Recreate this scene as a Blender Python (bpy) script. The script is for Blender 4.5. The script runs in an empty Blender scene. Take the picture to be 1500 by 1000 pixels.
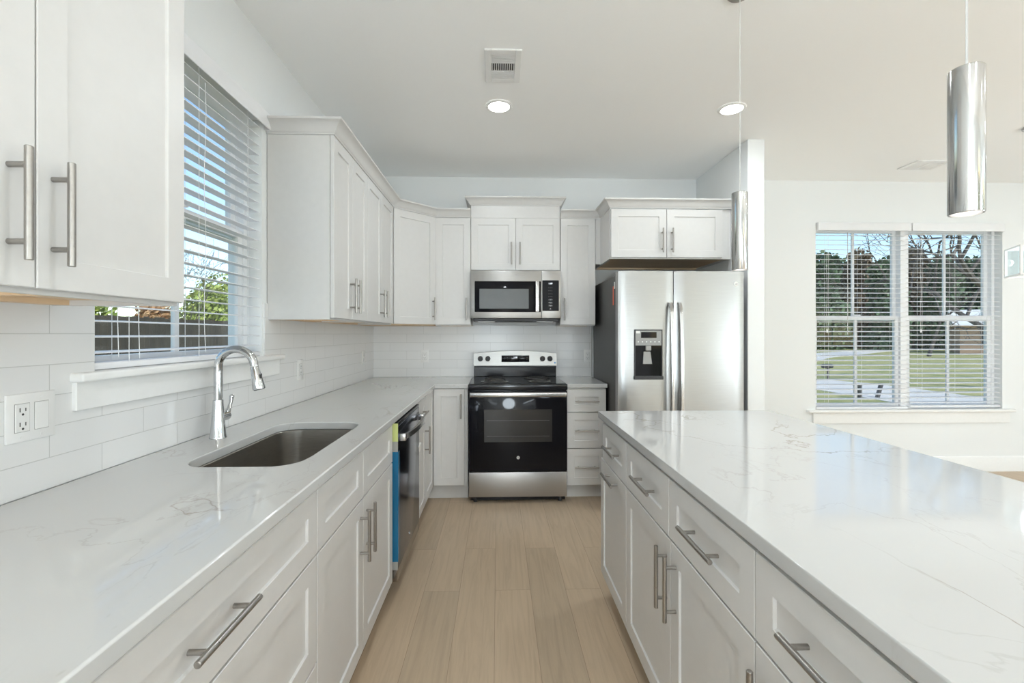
import bpy, bmesh, math, random
from mathutils import Vector, Matrix, noise as mnoise
random.seed(7)
PI = math.pi
S = bpy.context.scene
C = S.collection

# ------------------------------------------------------------------ camera
TH = math.atan(20.5/667.0)
cam = bpy.data.cameras.new('camera'); camo = bpy.data.objects.new('camera', cam); C.objects.link(camo)
cam.sensor_width = 36; cam.lens = 36*667/1500; cam.shift_y = -10.8/1500
cam.clip_start = .02; cam.clip_end = 500
camo.location = (0, 0, 1.303); camo.rotation_euler = (PI/2, 0, -TH)
S.camera = camo

# ------------------------------------------------------------------ colour management
S.view_settings.view_transform = 'Standard'; S.view_settings.look = 'None'
S.view_settings.gamma = 1; S.view_settings.use_curve_mapping = False
S.view_settings.exposure = 0.17

S.cycles.max_bounces = 16; S.cycles.diffuse_bounces = 9; S.cycles.glossy_bounces = 6; S.cycles.transparent_max_bounces = 24
S.cycles.caustics_reflective = False; S.cycles.caustics_refractive = False

# ------------------------------------------------------------------ sky and sun
W = bpy.data.worlds.new('world'); S.world = W; W.use_nodes = True
nt = W.node_tree; nt.nodes.clear()
sky = nt.nodes.new('ShaderNodeTexSky'); sky.sky_type = 'NISHITA'
sky.sun_disc = False; sky.sun_elevation = math.radians(38); sky.sun_rotation = math.radians(150)
sky.air_density = 1.0; sky.dust_density = .6; sky.ozone_density = 1.0
bg = nt.nodes.new('ShaderNodeBackground'); wo = nt.nodes.new('ShaderNodeOutputWorld')
bg.inputs['Strength'].default_value = .25
nt.links.new(sky.outputs[0], bg.inputs[0]); nt.links.new(bg.outputs[0], wo.inputs[0])
sl = bpy.data.lights.new('sun', 'SUN'); sl.energy = 4.0; sl.angle = .01; sl.color = (1, .95, .87)
so = bpy.data.objects.new('sun', sl); C.objects.link(so)
so.rotation_euler = Vector((.55, -.75, .72)).to_track_quat('Z', 'Y').to_euler()

LAMP = 6.0
FILL_LAMP = 112.0    # base watts of the unseen fill lamps added to brighten the room
FILL_GLOBE = 12.0         # watts of the unseen globe added as fill light          # watts of each recessed ceiling lamp

# ------------------------------------------------------------------ helpers
class MB:
    def __init__(s): s.b = bmesh.new()
    def box(s, x0, x1, y0, y1, z0, z1, bev=0, seg=1, rot=None, at=None):
        m = Matrix.Translation(((x0+x1)/2, (y0+y1)/2, (z0+z1)/2)) @ Matrix.Diagonal((abs(x1-x0), abs(y1-y0), abs(z1-z0), 1))
        if rot is not None: m = Matrix.Translation(at) @ rot @ Matrix.Translation(-Vector(at)) @ m
        r = bmesh.ops.create_cube(s.b, size=1, matrix=m)
        if bev:
            es = list({e for v in r['verts'] for e in v.link_edges})
            bmesh.ops.bevel(s.b, geom=es, offset=bev, segments=seg, affect='EDGES', profile=.5)
        return s
    def cyl(s, p0, p1, r, r2=None, seg=16, caps=True):
        p0, p1 = Vector(p0), Vector(p1); d = p1-p0
        m = Matrix.Translation((p0+p1)/2) @ d.to_track_quat('Z', 'Y').to_matrix().to_4x4()
        bmesh.ops.create_cone(s.b, cap_ends=caps, segments=seg, radius1=r, radius2=r if r2 is None else r2, depth=d.length, matrix=m)
        return s
    def sphere(s, p, r, u=16, v=10, sc=(1, 1, 1)):
        bmesh.ops.create_uvsphere(s.b, u_segments=u, v_segments=v, radius=r, matrix=Matrix.Translation(p) @ Matrix.Diagonal((*sc, 1)))
        return s
    def tube(s, pts, rad, seg=12, caps=True):
        pts = [Vector(p) for p in pts]; n = len(pts)
        rads = rad if isinstance(rad, (list, tuple)) else [rad]*n
        up = None; prev = None
        for i, p in enumerate(pts):
            t = (pts[min(i+1, n-1)]-pts[max(i-1, 0)]).normalized()
            if up is None:
                up = t.orthogonal().normalized()
            up = (up - t*up.dot(t)).normalized(); w = t.cross(up)
            ring = [s.b.verts.new(p + (up*math.cos(2*PI*k/seg)+w*math.sin(2*PI*k/seg))*rads[i]) for k in range(seg)]
            if prev:
                for k in range(seg):
                    s.b.faces.new((prev[k], prev[(k+1) % seg], ring[(k+1) % seg], ring[k]))
            elif caps: s.b.faces.new(ring[::-1])
            prev = ring
        if caps: s.b.faces.new(prev)
        return s
    def loops(s, L, cap0=True, cap1=True, closed=True):
        prev = None
        for lp in L:
            ring = [s.b.verts.new(p) for p in lp]
            n = len(ring)
            if prev:
                for k in range(n if closed else n-1):
                    s.b.faces.new((prev[k], prev[(k+1) % n], ring[(k+1) % n], ring[k]))
            elif cap0: s.b.faces.new(ring[::-1])
            prev = ring
        if cap1: s.b.faces.new(prev)
        return s
    def lathe(s, prof, c=(0, 0, 0), seg=32, cap0=True, cap1=True):
        L = [[(c[0]+r*math.cos(2*PI*k/seg), c[1]+r*math.sin(2*PI*k/seg), c[2]+z) for k in range(seg)] for r, z in prof]
        return s.loops(L, cap0, cap1)
    def sweep(s, path, prof, closed=False):
        """path: XY points; prof: (offset to the right of travel, z)"""
        P = [Vector((p[0], p[1])) for p in path]; n = len(P); L = []
        for i in range(n):
            d0 = (P[i]-P[i-1]).normalized() if i > 0 else None
            d1 = (P[i+1]-P[i]).normalized() if i < n-1 else None
            if d0 is None: d0 = d1
            if d1 is None: d1 = d0
            n0 = Vector((d0.y, -d0.x)); n1 = Vector((d1.y, -d1.x))
            m = (n0+n1); m = m/(m.dot(n0))
            L.append([(P[i].x+m.x*o, P[i].y+m.y*o, z) for o, z in prof])
        return s.loops(L)
    def poly_plate(s, outer, inner, z0, z1):
        es = []
        for lp in [outer]+inner:
            vs = [s.b.verts.new((p[0], p[1], z1)) for p in lp]
            es += [s.b.edges.new((vs[i], vs[(i+1) % len(vs)])) for i in range(len(vs))]
        r = bmesh.ops.triangle_fill(s.b, use_beauty=True, use_dissolve=False, edges=es)
        fs = [g for g in r['geom'] if isinstance(g, bmesh.types.BMFace)]
        e = bmesh.ops.extrude_face_region(s.b, geom=fs)
        for v in [g for g in e['geom'] if isinstance(g, bmesh.types.BMVert)]: v.co.z = z0
        return s
    def build(s, name, mat, parent=None, loc=None, rz=0, ang=32, smooth=True):
        bmesh.ops.recalc_face_normals(s.b, faces=s.b.faces)
        if smooth:
            for f in s.b.faces: f.smooth = True
            for e in s.b.edges:
                if len(e.link_faces) == 2 and e.calc_face_angle(0) > math.radians(ang): e.smooth = False
        me = bpy.data.meshes.new(name); s.b.to_mesh(me); s.b.free()
        for m in (mat if isinstance(mat, (list, tuple)) else [mat]): me.materials.append(m)
        o = bpy.data.objects.new(name, me); C.objects.link(o)
        if parent: o.parent = parent
        if loc is not None: o.location = loc
        if rz: o.rotation_euler = (0, 0, rz)
        return o

def tag(o, label, cat, group=None, kind=None):
    if label: o['label'] = label
    if cat: o['category'] = cat
    if group: o['group'] = group
    if kind: o['kind'] = kind
    return o
def thing(name, label, cat, loc=(0, 0, 0), rz=0, group=None, kind=None):
    o = bpy.data.objects.new(name, None); C.objects.link(o); o.empty_display_size = .1
    o.location = loc; o.rotation_euler = (0, 0, rz)
    return tag(o, label, cat, group, kind)
def struct(o, label=None):
    o['kind'] = 'structure'
    if label: o['label'] = label
    return o
def copy_tree(o, parent=None):
    c = o.copy(); C.objects.link(c)
    if parent: c.parent = parent
    for ch in [x for x in list(bpy.data.objects) if x.parent is o]: copy_tree(ch, c)
    return c
def text(name, s_, size, loc, mat, parent, rot=(PI/2, 0, 0), depth=.0003, align='CENTER', shear=0):
    cu = bpy.data.curves.new(name, 'FONT'); cu.body = s_; cu.size = size; cu.extrude = depth
    cu.align_x = align; cu.align_y = 'CENTER'; cu.shear = shear
    t = bpy.data.objects.new(name+'_tmp', cu); C.objects.link(t)
    bpy.context.view_layer.update()
    me = bpy.data.meshes.new_from_object(t.evaluated_get(bpy.context.evaluated_depsgraph_get()))
    bpy.data.objects.remove(t)
    me.name = name; me.materials.clear(); me.materials.append(mat)
    o = bpy.data.objects.new(name, me); C.objects.link(o); o.parent = parent
    o.location = loc; o.rotation_euler = rot
    return o

# ------------------------------------------------------------------ materials
def mat(name, col=(.8, .8, .8), rough=.5, metal=0, spec=.5, ior=1.5, coat=0, emit=None, es=0):
    m = bpy.data.materials.new(name); m.use_nodes = True
    p = m.node_tree.nodes['Principled BSDF']
    p.inputs['Base Color'].default_value = (*col, 1); p.inputs['Roughness'].default_value = rough
    p.inputs['Metallic'].default_value = metal; p.inputs['Specular IOR Level'].default_value = spec
    p.inputs['IOR'].default_value = ior; p.inputs['Coat Weight'].default_value = coat
    if emit: p.inputs['Emission Color'].default_value = (*emit, 1); p.inputs['Emission Strength'].default_value = es
    return m
def N(m, t, **kw):
    n = m.node_tree.nodes.new(t)
    for k, v in kw.items():
        if k in n.inputs: n.inputs[k].default_value = v
        else: setattr(n, k, v)
    return n
def Lk(m, a, b): m.node_tree.links.new(a, b)
def P(m): return m.node_tree.nodes['Principled BSDF']
def coords(m, scale=(1, 1, 1), rot=(0, 0, 0), loc=(0, 0, 0)):
    tc = N(m, 'ShaderNodeTexCoord'); mp = N(m, 'ShaderNodeMapping')
    mp.inputs['Scale'].default_value = scale; mp.inputs['Rotation'].default_value = rot; mp.inputs['Location'].default_value = loc
    Lk(m, tc.outputs['Object'], mp.inputs['Vector']); return mp.outputs[0]
def ramp(m, fac, stops):
    r = N(m, 'ShaderNodeValToRGB'); e = r.color_ramp.elements
    while len(e) < len(stops): e.new(.5)
    for i, (p, c) in enumerate(stops): e[i].position = p; e[i].color = (*c, 1)
    Lk(m, fac, r.inputs[0]); return r.outputs[0]
def noisy(name, c0, c1, rough, scale=20, metal=0, bump=0, spec=.5, stretch=(1, 1, 1), rr=None):
    m = mat(name, c0, rough, metal, spec)
    v = coords(m, stretch); n = N(m, 'ShaderNodeTexNoise', Scale=scale, Detail=4.0); Lk(m, v, n.inputs['Vector'])
    Lk(m, ramp(m, n.outputs['Fac'], [(.3, c0), (.7, c1)]), P(m).inputs['Base Color'])
    if rr:
        r = N(m, 'ShaderNodeMapRange'); r.inputs[3].default_value = rr[0]; r.inputs[4].default_value = rr[1]
        Lk(m, n.outputs['Fac'], r.inputs[0]); Lk(m, r.outputs[0], P(m).inputs['Roughness'])
    if bump:
        b = N(m, 'ShaderNodeBump', Strength=bump, Distance=.001); Lk(m, n.outputs['Fac'], b.inputs['Height']); Lk(m, b.outputs[0], P(m).inputs['Normal'])
    return m

M = {}
M['wall'] = noisy('white_wall_paint', (.775, .79, .79), (.785, .80, .80), .75, 180, bump=.12)
M['ceil'] = noisy('ceiling_paint', (.935, .94, .935), (.94, .945, .94), .85, 150, bump=.15)
M['trim'] = noisy('trim_paint', (.80, .80, .79), (.82, .82, .81), .35, 40)
M['cab'] = noisy('white_cabinet_paint', (.615, .605, .59), (.63, .62, .605), .36, 30)
M['wood_under'] = noisy('raw_maple_plywood', (.66, .48, .30), (.74, .56, .37), .55, 6, stretch=(1, 14, 1))
M['nickel'] = noisy('brushed_nickel', (.37, .35, .325), (.40, .38, .355), .28, 120, metal=1, rr=(.24, .36))
M['chrome'] = mat('polished_chrome', (.60, .61, .62), .06, 1)
M['steel'] = noisy('brushed_stainless_steel', (.40, .39, .375), (.44, .43, .415), .28, 8, metal=1, stretch=(1, 1, 60), rr=(.30, .36))
M['fridge_steel'] = noisy('satin_stainless_door', (.36, .36, .352), (.385, .385, .378), .25, 6, metal=1, stretch=(1, 1, 60), rr=(.30, .34))
M['sink_steel'] = noisy('sink_stainless', (.36, .34, .31), (.44, .42, .39), .3, 26, metal=1, stretch=(1, 1, 30), rr=(.26, .38))
M['steel_bright'] = mat('polished_handle_steel', (.52, .515, .505), .24, 1)
M['black_enamel'] = mat('black_enamel', (.012, .012, .014), .12, spec=.35)
M['black_glass'] = mat('black_glass', (.006, .006, .008), .05, spec=.22)
M['black_plastic'] = noisy('black_plastic', (.02, .02, .022), (.03, .03, .032), .45, 60)
M['fridge_side'] = noisy('textured_black_panel', (.018, .017, .016), (.028, .026, .025), .38, 220, bump=.2)
M['oven_window'] = mat('oven_window_glass', (.030, .028, .026), .10, spec=.3)
M['mw_window'] = noisy('microwave_window_mesh', (.085, .09, .092), (.11, .115, .118), .2, 300)
M['rack'] = mat('oven_rack_wire', (.12, .12, .12), .3, 1)
M['coil'] = mat('burner_coil', (.05, .05, .05), .4, .4)
M['gloss_white_txt'] = mat('white_print', (.75, .75, .75), .5)
M['grey_print'] = mat('grey_print', (.35, .35, .35), .5)
M['digit'] = mat('clock_digits', (.8, .8, .8), .5, emit=(.85, .92, 1), es=1.4)
M['white_plastic'] = mat('white_plastic', (.78, .78, .77), .3)
M['slot'] = mat('outlet_slot', (.04, .04, .04), .6)
M['grey_plastic'] = mat('grey_plastic', (.30, .30, .29), .35)
M['grommet'] = mat('dark_grommet', (.06, .06, .06), .5)
M['vinyl'] = mat('white_vinyl_frame', (.88, .88, .88), .3)
M['vinyl_out'] = mat('vinyl_exterior_frame', (.62, .70, .80), .35)
M['blind'] = mat('white_blind_slat', (.90, .90, .91), .35)
_m = M['blind']; _t = N(_m, 'ShaderNodeBsdfTranslucent'); _t.inputs[0].default_value = (.92, .93, .95, 1); _x = N(_m, 'ShaderNodeMixShader'); _x.inputs[0].default_value = .22
Lk(_m, P(_m).outputs[0], _x.inputs[1]); Lk(_m, _t.outputs[0], _x.inputs[2]); Lk(_m, _x.outputs[0], _m.node_tree.nodes['Material Output'].inputs[0])
M['cord'] = mat('white_cord', (.62, .62, .61), .7)
M['blind_cord'] = mat('blind_cord', (.88, .88, .88), .7)
M['film_blue'] = mat('blue_protective_film', (.005, .13, .27), .22)
M['tape_green'] = mat('yellow_green_tape', (.55, .60, .22), .5)
M['dw_steel'] = noisy('filmed_dark_stainless', (.13, .145, .20), (.16, .175, .23), .16, 10, metal=1)
M['dw_low'] = noisy('stainless_lower_panel', (.34, .32, .30), (.40, .38, .36), .2, 10, metal=1)
M['dw_edge'] = mat('grey_door_edge', (.33, .33, .31), .4)
M['orange'] = mat('orange_sticker', (.80, .13, .04), .5)
M['paper'] = mat('white_sticker', (.75, .75, .72), .6)
M['lamp'] = mat('lamp_diffuser', (1, 1, 1), .5, emit=(1, .97, .92), es=9)
M['lamp_soft'] = mat('pendant_diffuser', (1, 1, 1), .5, emit=(1, .97, .93), es=3)
M['vent_dark'] = mat('duct_interior', (.05, .05, .05), .8)
M['blue_stick'] = mat('blue_sticker', (.03, .2, .5), .5)

def quartz():
    m = mat('veined_white_quartz', (.8, .8, .79), .06, ior=1.62)
    v = coords(m)
    def vein(scale, width, dist, loc):
        mp = N(m, 'ShaderNodeMapping'); mp.inputs['Location'].default_value = loc; mp.inputs['Rotation'].default_value = (0, 0, .5)
        mp.inputs['Scale'].default_value = (1, .55, 1); Lk(m, v, mp.inputs[0])
        n = N(m, 'ShaderNodeTexNoise', Scale=scale, Detail=7.0, Roughness=.55, Distortion=dist); Lk(m, mp.outputs[0], n.inputs['Vector'])
        a = N(m, 'ShaderNodeMath', operation='SUBTRACT'); a.inputs[1].default_value = .5; Lk(m, n.outputs['Fac'], a.inputs[0])
        b = N(m, 'ShaderNodeMath', operation='ABSOLUTE'); Lk(m, a.outputs[0], b.inputs[0])
        r = N(m, 'ShaderNodeMapRange'); r.inputs[1].default_value = 0; r.inputs[2].default_value = width
        r.inputs[3].default_value = 1; r.inputs[4].default_value = 0; Lk(m, b.outputs[0], r.inputs[0])
        k = N(m, 'ShaderNodeTexNoise', Scale=1.9, Detail=2.0); mp2 = N(m, 'ShaderNodeMapping'); mp2.inputs['Location'].default_value = (loc[1], loc[0], 3)
        Lk(m, v, mp2.inputs[0]); Lk(m, mp2.outputs[0], k.inputs['Vector'])
        q = N(m, 'ShaderNodeMapRange'); q.inputs[1].default_value = .46; q.inputs[2].default_value = .62; Lk(m, k.outputs['Fac'], q.inputs[0])
        x = N(m, 'ShaderNodeMath', operation='MULTIPLY'); Lk(m, r.outputs[0], x.inputs[0]); Lk(m, q.outputs[0], x.inputs[1])
        return x.outputs[0]
    a = vein(1.1, .005, .7, (3.1, 7.7, 0)); b = vein(2.3, .006, .9, (9.3, 1.4, 0))
    h = N(m, 'ShaderNodeMath', operation='MULTIPLY'); h.inputs[1].default_value = .45; Lk(m, b, h.inputs[0])
    mx = N(m, 'ShaderNodeMath', operation='MAXIMUM'); Lk(m, a, mx.inputs[0]); Lk(m, h.outputs[0], mx.inputs[1])
    Lk(m, ramp(m, mx.outputs[0], [(0, (.53, .53, .52)), (.5, (.46, .45, .43)), (1, (.34, .31, .275))]), P(m).inputs['Base Color'])
    return m
M['quartz'] = quartz()

def tile(rot, loc, name):
    m = mat(name, (.80, .80, .80), .22)
    tc = N(m, 'ShaderNodeTexCoord'); sp = N(m, 'ShaderNodeSeparateXYZ'); cb = N(m, 'ShaderNodeCombineXYZ')
    Lk(m, tc.outputs['Object'], sp.inputs[0])
    Lk(m, sp.outputs['Y' if rot else 'X'], cb.inputs[0]); Lk(m, sp.outputs['Z'], cb.inputs[1])
    mp = N(m, 'ShaderNodeMapping'); mp.inputs['Location'].default_value = loc; Lk(m, cb.outputs[0], mp.inputs[0])
    b = N(m, 'ShaderNodeTexBrick', offset=.5, offset_frequency=2, squash=1.0)
    b.inputs['Scale'].default_value = 1; b.inputs['Brick Width'].default_value = .305; b.inputs['Row Height'].default_value = .078
    b.inputs['Mortar Size'].default_value = .0011; b.inputs['Mortar Smooth'].default_value = .2; b.inputs['Bias'].default_value = -.2
    b.inputs['Color1'].default_value = (.745, .745, .74, 1); b.inputs['Color2'].default_value = (.725, .725, .725, 1)
    b.inputs['Mortar'].default_value = (.55, .55, .54, 1)
    Lk(m, mp.outputs[0], b.inputs['Vector']); Lk(m, b.outputs['Color'], P(m).inputs['Base Color'])
    bp = N(m, 'ShaderNodeBump', Strength=.5, Distance=.0012, invert=True); Lk(m, b.outputs['Fac'], bp.inputs['Height']); Lk(m, bp.outputs[0], P(m).inputs['Normal'])
    return m
M['tile_left'] = tile(True, (-1.184+.305*8, -.914+.078*20, 0), 'glossy_white_tile_left')
M['tile_back'] = tile(False, (.07+.305*8, -.914+.078*20, 0), 'glossy_white_tile_back')

def floor_mat():
    m = mat('light_oak_plank', (.4, .3, .2), .42)
    tc = N(m, 'ShaderNodeTexCoord'); sp = N(m, 'ShaderNodeSeparateXYZ'); cb = N(m, 'ShaderNodeCombineXYZ')
    Lk(m, tc.outputs['Object'], sp.inputs[0]); Lk(m, sp.outputs['Y'], cb.inputs[0]); Lk(m, sp.outputs['X'], cb.inputs[1])
    mp = N(m, 'ShaderNodeMapping'); mp.inputs['Location'].default_value = (4.55, .0146+.18*30, 0); Lk(m, cb.outputs[0], mp.inputs[0])
    def brick(c1, c2, mo):
        b = N(m, 'ShaderNodeTexBrick', offset=.37, offset_frequency=2, squash=1.0)
        b.inputs['Scale'].default_value = 1; b.inputs['Brick Width'].default_value = 1.22; b.inputs['Row Height'].default_value = .18
        b.inputs['Mortar Size'].default_value = .0009; b.inputs['Mortar Smooth'].default_value = .1; b.inputs['Bias'].default_value = 0
        b.inputs['Color1'].default_value = (*c1, 1); b.inputs['Color2'].default_value = (*c2, 1); b.inputs['Mortar'].default_value = (*mo, 1)
        Lk(m, mp.outputs[0], b.inputs['Vector']); return b
    b = brick((.54, .415, .29), (.455, .355, .25), (.28, .20, .13))
    g = N(m, 'ShaderNodeMapping'); g.inputs['Scale'].default_value = (1.1, 16, 1); Lk(m, cb.outputs[0], g.inputs[0])
    # per-plank shift of the grain
    ad = N(m, 'ShaderNodeVectorMath', operation='ADD'); sc = N(m, 'ShaderNodeVectorMath', operation='SCALE'); sc.inputs['Scale'].default_value = 90
    bb = brick((0, 0, 0), (1, 1, 1), (0, 0, 0)); Lk(m, bb.outputs['Color'], sc.inputs[0]); Lk(m, g.outputs[0], ad.inputs[0]); Lk(m, sc.outputs[0], ad.inputs[1])
    n = N(m, 'ShaderNodeTexNoise', Scale=1.6, Detail=8.0, Roughness=.6, Distortion=1.6); Lk(m, ad.outputs[0], n.inputs['Vector'])
    r = ramp(m, n.outputs['Fac'], [(.28, (.84, .83, .82)), (.55, (1, 1, 1)), (.8, (1.06, 1.05, 1.03))])
    mx = N(m, 'ShaderNodeMix', data_type='RGBA', blend_type='MULTIPLY'); mx.inputs[0].default_value = 1
    Lk(m, b.outputs['Color'], mx.inputs[6]); Lk(m, r, mx.inputs[7]); Lk(m, mx.outputs[2], P(m).inputs['Base Color'])
    bp = N(m, 'ShaderNodeBump', Strength=.25, Distance=.001, invert=True); Lk(m, b.outputs['Fac'], bp.inputs['Height']); Lk(m, bp.outputs[0], P(m).inputs['Normal'])
    return m
M['floor'] = floor_mat()

def glass_mat():
    m = bpy.data.materials.new('window_glass'); m.use_nodes = True; t = m.node_tree; t.nodes.clear()
    o = t.nodes.new('ShaderNodeOutputMaterial'); mx = t.nodes.new('ShaderNodeMixShader')
    tr = t.nodes.new('ShaderNodeBsdfTransparent'); tr.inputs[0].default_value = (.93, .97, .98, 1)
    gl = t.nodes.new('ShaderNodeBsdfGlossy'); gl.inputs['Roughness'].default_value = 0
    lw = t.nodes.new('ShaderNodeLayerWeight'); lw.inputs[0].default_value = .5
    pw = t.nodes.new('ShaderNodeMath'); pw.operation = 'POWER'; pw.inputs[1].default_value = 4
    ma = t.nodes.new('ShaderNodeMath'); ma.operation = 'MULTIPLY_ADD'; ma.inputs[1].default_value = .5; ma.inputs[2].default_value = .02
    t.links.new(lw.outputs['Facing'], pw.inputs[0]); t.links.new(pw.outputs[0], ma.inputs[0]); t.links.new(ma.outputs[0], mx.inputs[0])
    t.links.new(tr.outputs[0], mx.inputs[1]); t.links.new(gl.outputs[0], mx.inputs[2]); t.links.new(mx.outputs[0], o.inputs[0])
    return m
M['glass'] = glass_mat()
M['grass'] = noisy('lawn_grass', (.17, .20, .055), (.40, .35, .15), .9, 1.4)
M['concrete'] = noisy('pale_concrete', (.50, .47, .44), (.60, .57, .54), .85, 3)
M['fence'] = noisy('weathered_dark_fence_board', (.045, .038, .030), (.085, .072, .055), .85, 3, stretch=(1, 12, .6))
M['bark'] = noisy('grey_bark', (.06, .052, .045), (.13, .11, .10), .9, 8)
M['pine'] = noisy('evergreen_needles', (.045, .085, .045), (.11, .17, .08), .8, 3)
M['brownleaf'] = noisy('brown_winter_foliage', (.10, .07, .045), (.20, .15, .09), .85, 3)
M['leaf'] = noisy('yellow_green_leaves', (.16, .24, .04), (.42, .46, .13), .7, 3)
M['orangeleaf'] = noisy('orange_autumn_leaves', (.42, .22, .10), (.55, .38, .22), .7, 3)
M['siding'] = noisy('pale_siding', (.62, .62, .60), (.68, .68, .66), .7, 2)
M['roof'] = noisy('grey_roof_shingle', (.16, .15, .15), (.24, .22, .22), .9, 12)
M['brick'] = noisy('tan_brick', (.38, .25, .17), (.48, .33, .24), .85, 20)

# ------------------------------------------------------------------ room shell
XL, YB, ZC, XR, YR = -1.14, 4.19, 2.743, 6.6, -4.6
struct(MB().box(XL-.2, XR+.2, YR-.2, YB+.2, -.12, 0).build('floor', M['floor']), 'light oak plank floor running away from the camera')
struct(MB().box(XL-.2, XR+.2, YR-.2, YB+.2, ZC, ZC+.25).build('ceiling', M['ceil']), 'flat white ceiling')
w1 = (1.313, 2.235, 1.195, 2.37)     # left window opening  (y0,y1,z0,z1)
w2 = (2.985, 4.80, .59, 2.345)       # dining window opening (x0,x1,z0,z1)
b = MB(); T = .15
b.box(XL-T, XL, YR-.15, w1[0], 0, ZC).box(XL-T, XL, w1[1], YB+T, 0, ZC).box(XL-T, XL, w1[0], w1[1], 0, w1[2]-.024).box(XL-T, XL, w1[0], w1[1], w1[3], ZC)
struct(b.build('wall_left', M['wall']), 'white painted wall with the sink window')
b = MB()
b.box(XL, w2[0], YB, YB+T, 0, ZC).box(w2[1], XR+T, YB, YB+T, 0, ZC).box(w2[0], w2[1], YB, YB+T, 0, w2[2]-.026).box(w2[0], w2[1], YB, YB+T, w2[3], ZC)
struct(b.build('wall_back', M['wall']), 'white wall behind the range and dining window')
w3 = (-2.6, .4, .60, 2.35); d1 = (3.7, 5.5, .0, 2.15)
struct(MB().box(XR, XR+T, YR, w3[0], 0, ZC).box(XR, XR+T, w3[1], YB, 0, ZC).box(XR, XR+T, w3[0], w3[1], 0, w3[2]).box(XR, XR+T, w3[0], w3[1], w3[3], ZC).build('wall_right', M['wall']))
struct(MB().box(XL, d1[0], YR-T, YR, 0, ZC).box(d1[1], XR, YR-T, YR, 0, ZC).box(d1[0], d1[1], YR-T, YR, d1[3], ZC).build('wall_rear', M['wall']))
struct(MB().box(1.845, 1.972, 3.31, YB, 0, ZC, .004).build('wall_wing', M['wall']), 'short white wing wall beside the refrigerator')
# tile
struct(MB().box(XL, XL+.009, -.7, w1[0], .914, 1.384).box(XL, XL+.009, w1[1]+.012, YB, .914, 1.384).box(XL, XL+.009, w1[1]+.012, 2.279, 1.384, 1.452).box(XL, XL+.009, w1[0], w1[1]+.012, .914, 1.10)
       .build('trim_1', M['tile_left'], smooth=False), 'glossy white subway tile backsplash on the window wall')
struct(MB().box(XL+.009, .862, YB-.009, YB, .914, 1.384).build('trim_2', M['tile_back'], smooth=False), 'glossy white subway tile backsplash behind the range')
struct(MB().box(.862, .868, YB-.011, YB, .914, 1.384).build('trim_3', M['steel']), 'thin metal edge strip ending the tile')
# baseboards
bbp = [(0, 0), (.015, 0), (.015, .128), (.009, .138), (.006, .142), (0, .144)]
struct(MB().sweep([(1.972, YB), (XR, YB)], bbp).build('baseboard_back', M['trim']))
struct(MB().sweep([(XR, YB), (XR, YR)], bbp).build('baseboard_right', M['trim']))
struct(MB().sweep([(1.972, 3.31), (1.972, YB)], bbp).build('baseboard_wing', M['trim']))

# ------------------------------------------------------------------ windows
def frame_rect(b, x0, x1, z0, z1, w, y0, y1, wb=None, bev=.002):
    wb = wb or w
    b.box(x0, x0+w, y0, y1, z0, z1, bev); b.box(x1-w, x1, y0, y1, z0, z1, bev)
    b.box(x0+w, x1-w, y0, y1, z0, z0+wb, bev); b.box(x0+w, x1-w, y0, y1, z1-w, z1, bev)
def hung_window(root, x0, x1, z0, z1, y):
    """local: x across, y outward (positive = outside)"""
    zm = z0+(z1-z0)*.5
    b = MB(); frame_rect(b, x0, x1, z0, z1, .030, y, y+.075); b.build('window_frame', M['vinyl'], root)
    for nm, a0, a1, yy in (('lower_sash', z0+.028, zm+.022, y+.008), ('upper_sash', zm-.022, z1-.028, y+.040)):
        b = MB(); frame_rect(b, x0+.028, x1-.028, a0, a1, .038, yy, yy+.028)
        xm = (x0+x1)/2; b.box(xm-.011, xm+.011, yy+.006, yy+.022, a0+.038, a1-.038)
        s_ = b.build(nm, M['vinyl'], root)
        MB().box(x0+.064, x1-.064, yy+.012, yy+.016, a0+.036, a1-.036).build('pane', M['glass'], s_)
    b = MB().box((x0+x1)/2-.03, (x0+x1)/2+.03, y-.012, y+.006, zm+.022, zm+.034, .003); b.build('sash_lock', M['vinyl'], root)

r = thing('window_1', 'double hung white window over the sink', None, (XL, w1[0], 0), PI/2, kind='structure')
hung_window(r, 0, w1[1]-w1[0], w1[2]-.024, w1[3], .069)
b = MB().box(-.075, 1.072, -.045, .068, w1[2]-.020, w1[2]+.004, .006, 3); b.build('stool', M['trim'], r)
b = MB().box(-.068, 1.062, -.020, -.0005, 1.098, w1[2]-.020, .002); b.build('apron', M['trim'], r)
r = thing('window_2', 'wide pair of double hung windows on the dining side', None, (w2[0], YB, 0), 0, kind='structure')
wm = (w2[1]-w2[0])/2
hung_window(r, 0, wm-.006, w2[2]-.024, w2[3], .069); hung_window(r, wm+.006, w2[1]-w2[0], w2[2]-.024, w2[3], .069)
MB().box(wm-.04, wm+.04, .055, .15, w2[2]+.005, w2[3], .002).build('mullion', M['vinyl'], r)
MB().box(-.09, w2[1]-w2[0]+.09, -.045, .068, w2[2]-.022, w2[2]+.004, .006, 3).build('stool', M['trim'], r)
MB().box(-.035, w2[1]-w2[0]+.055, -.02, -.0005, .465, w2[2]-.022, .002).build('apron', M['trim'], r)

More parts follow.
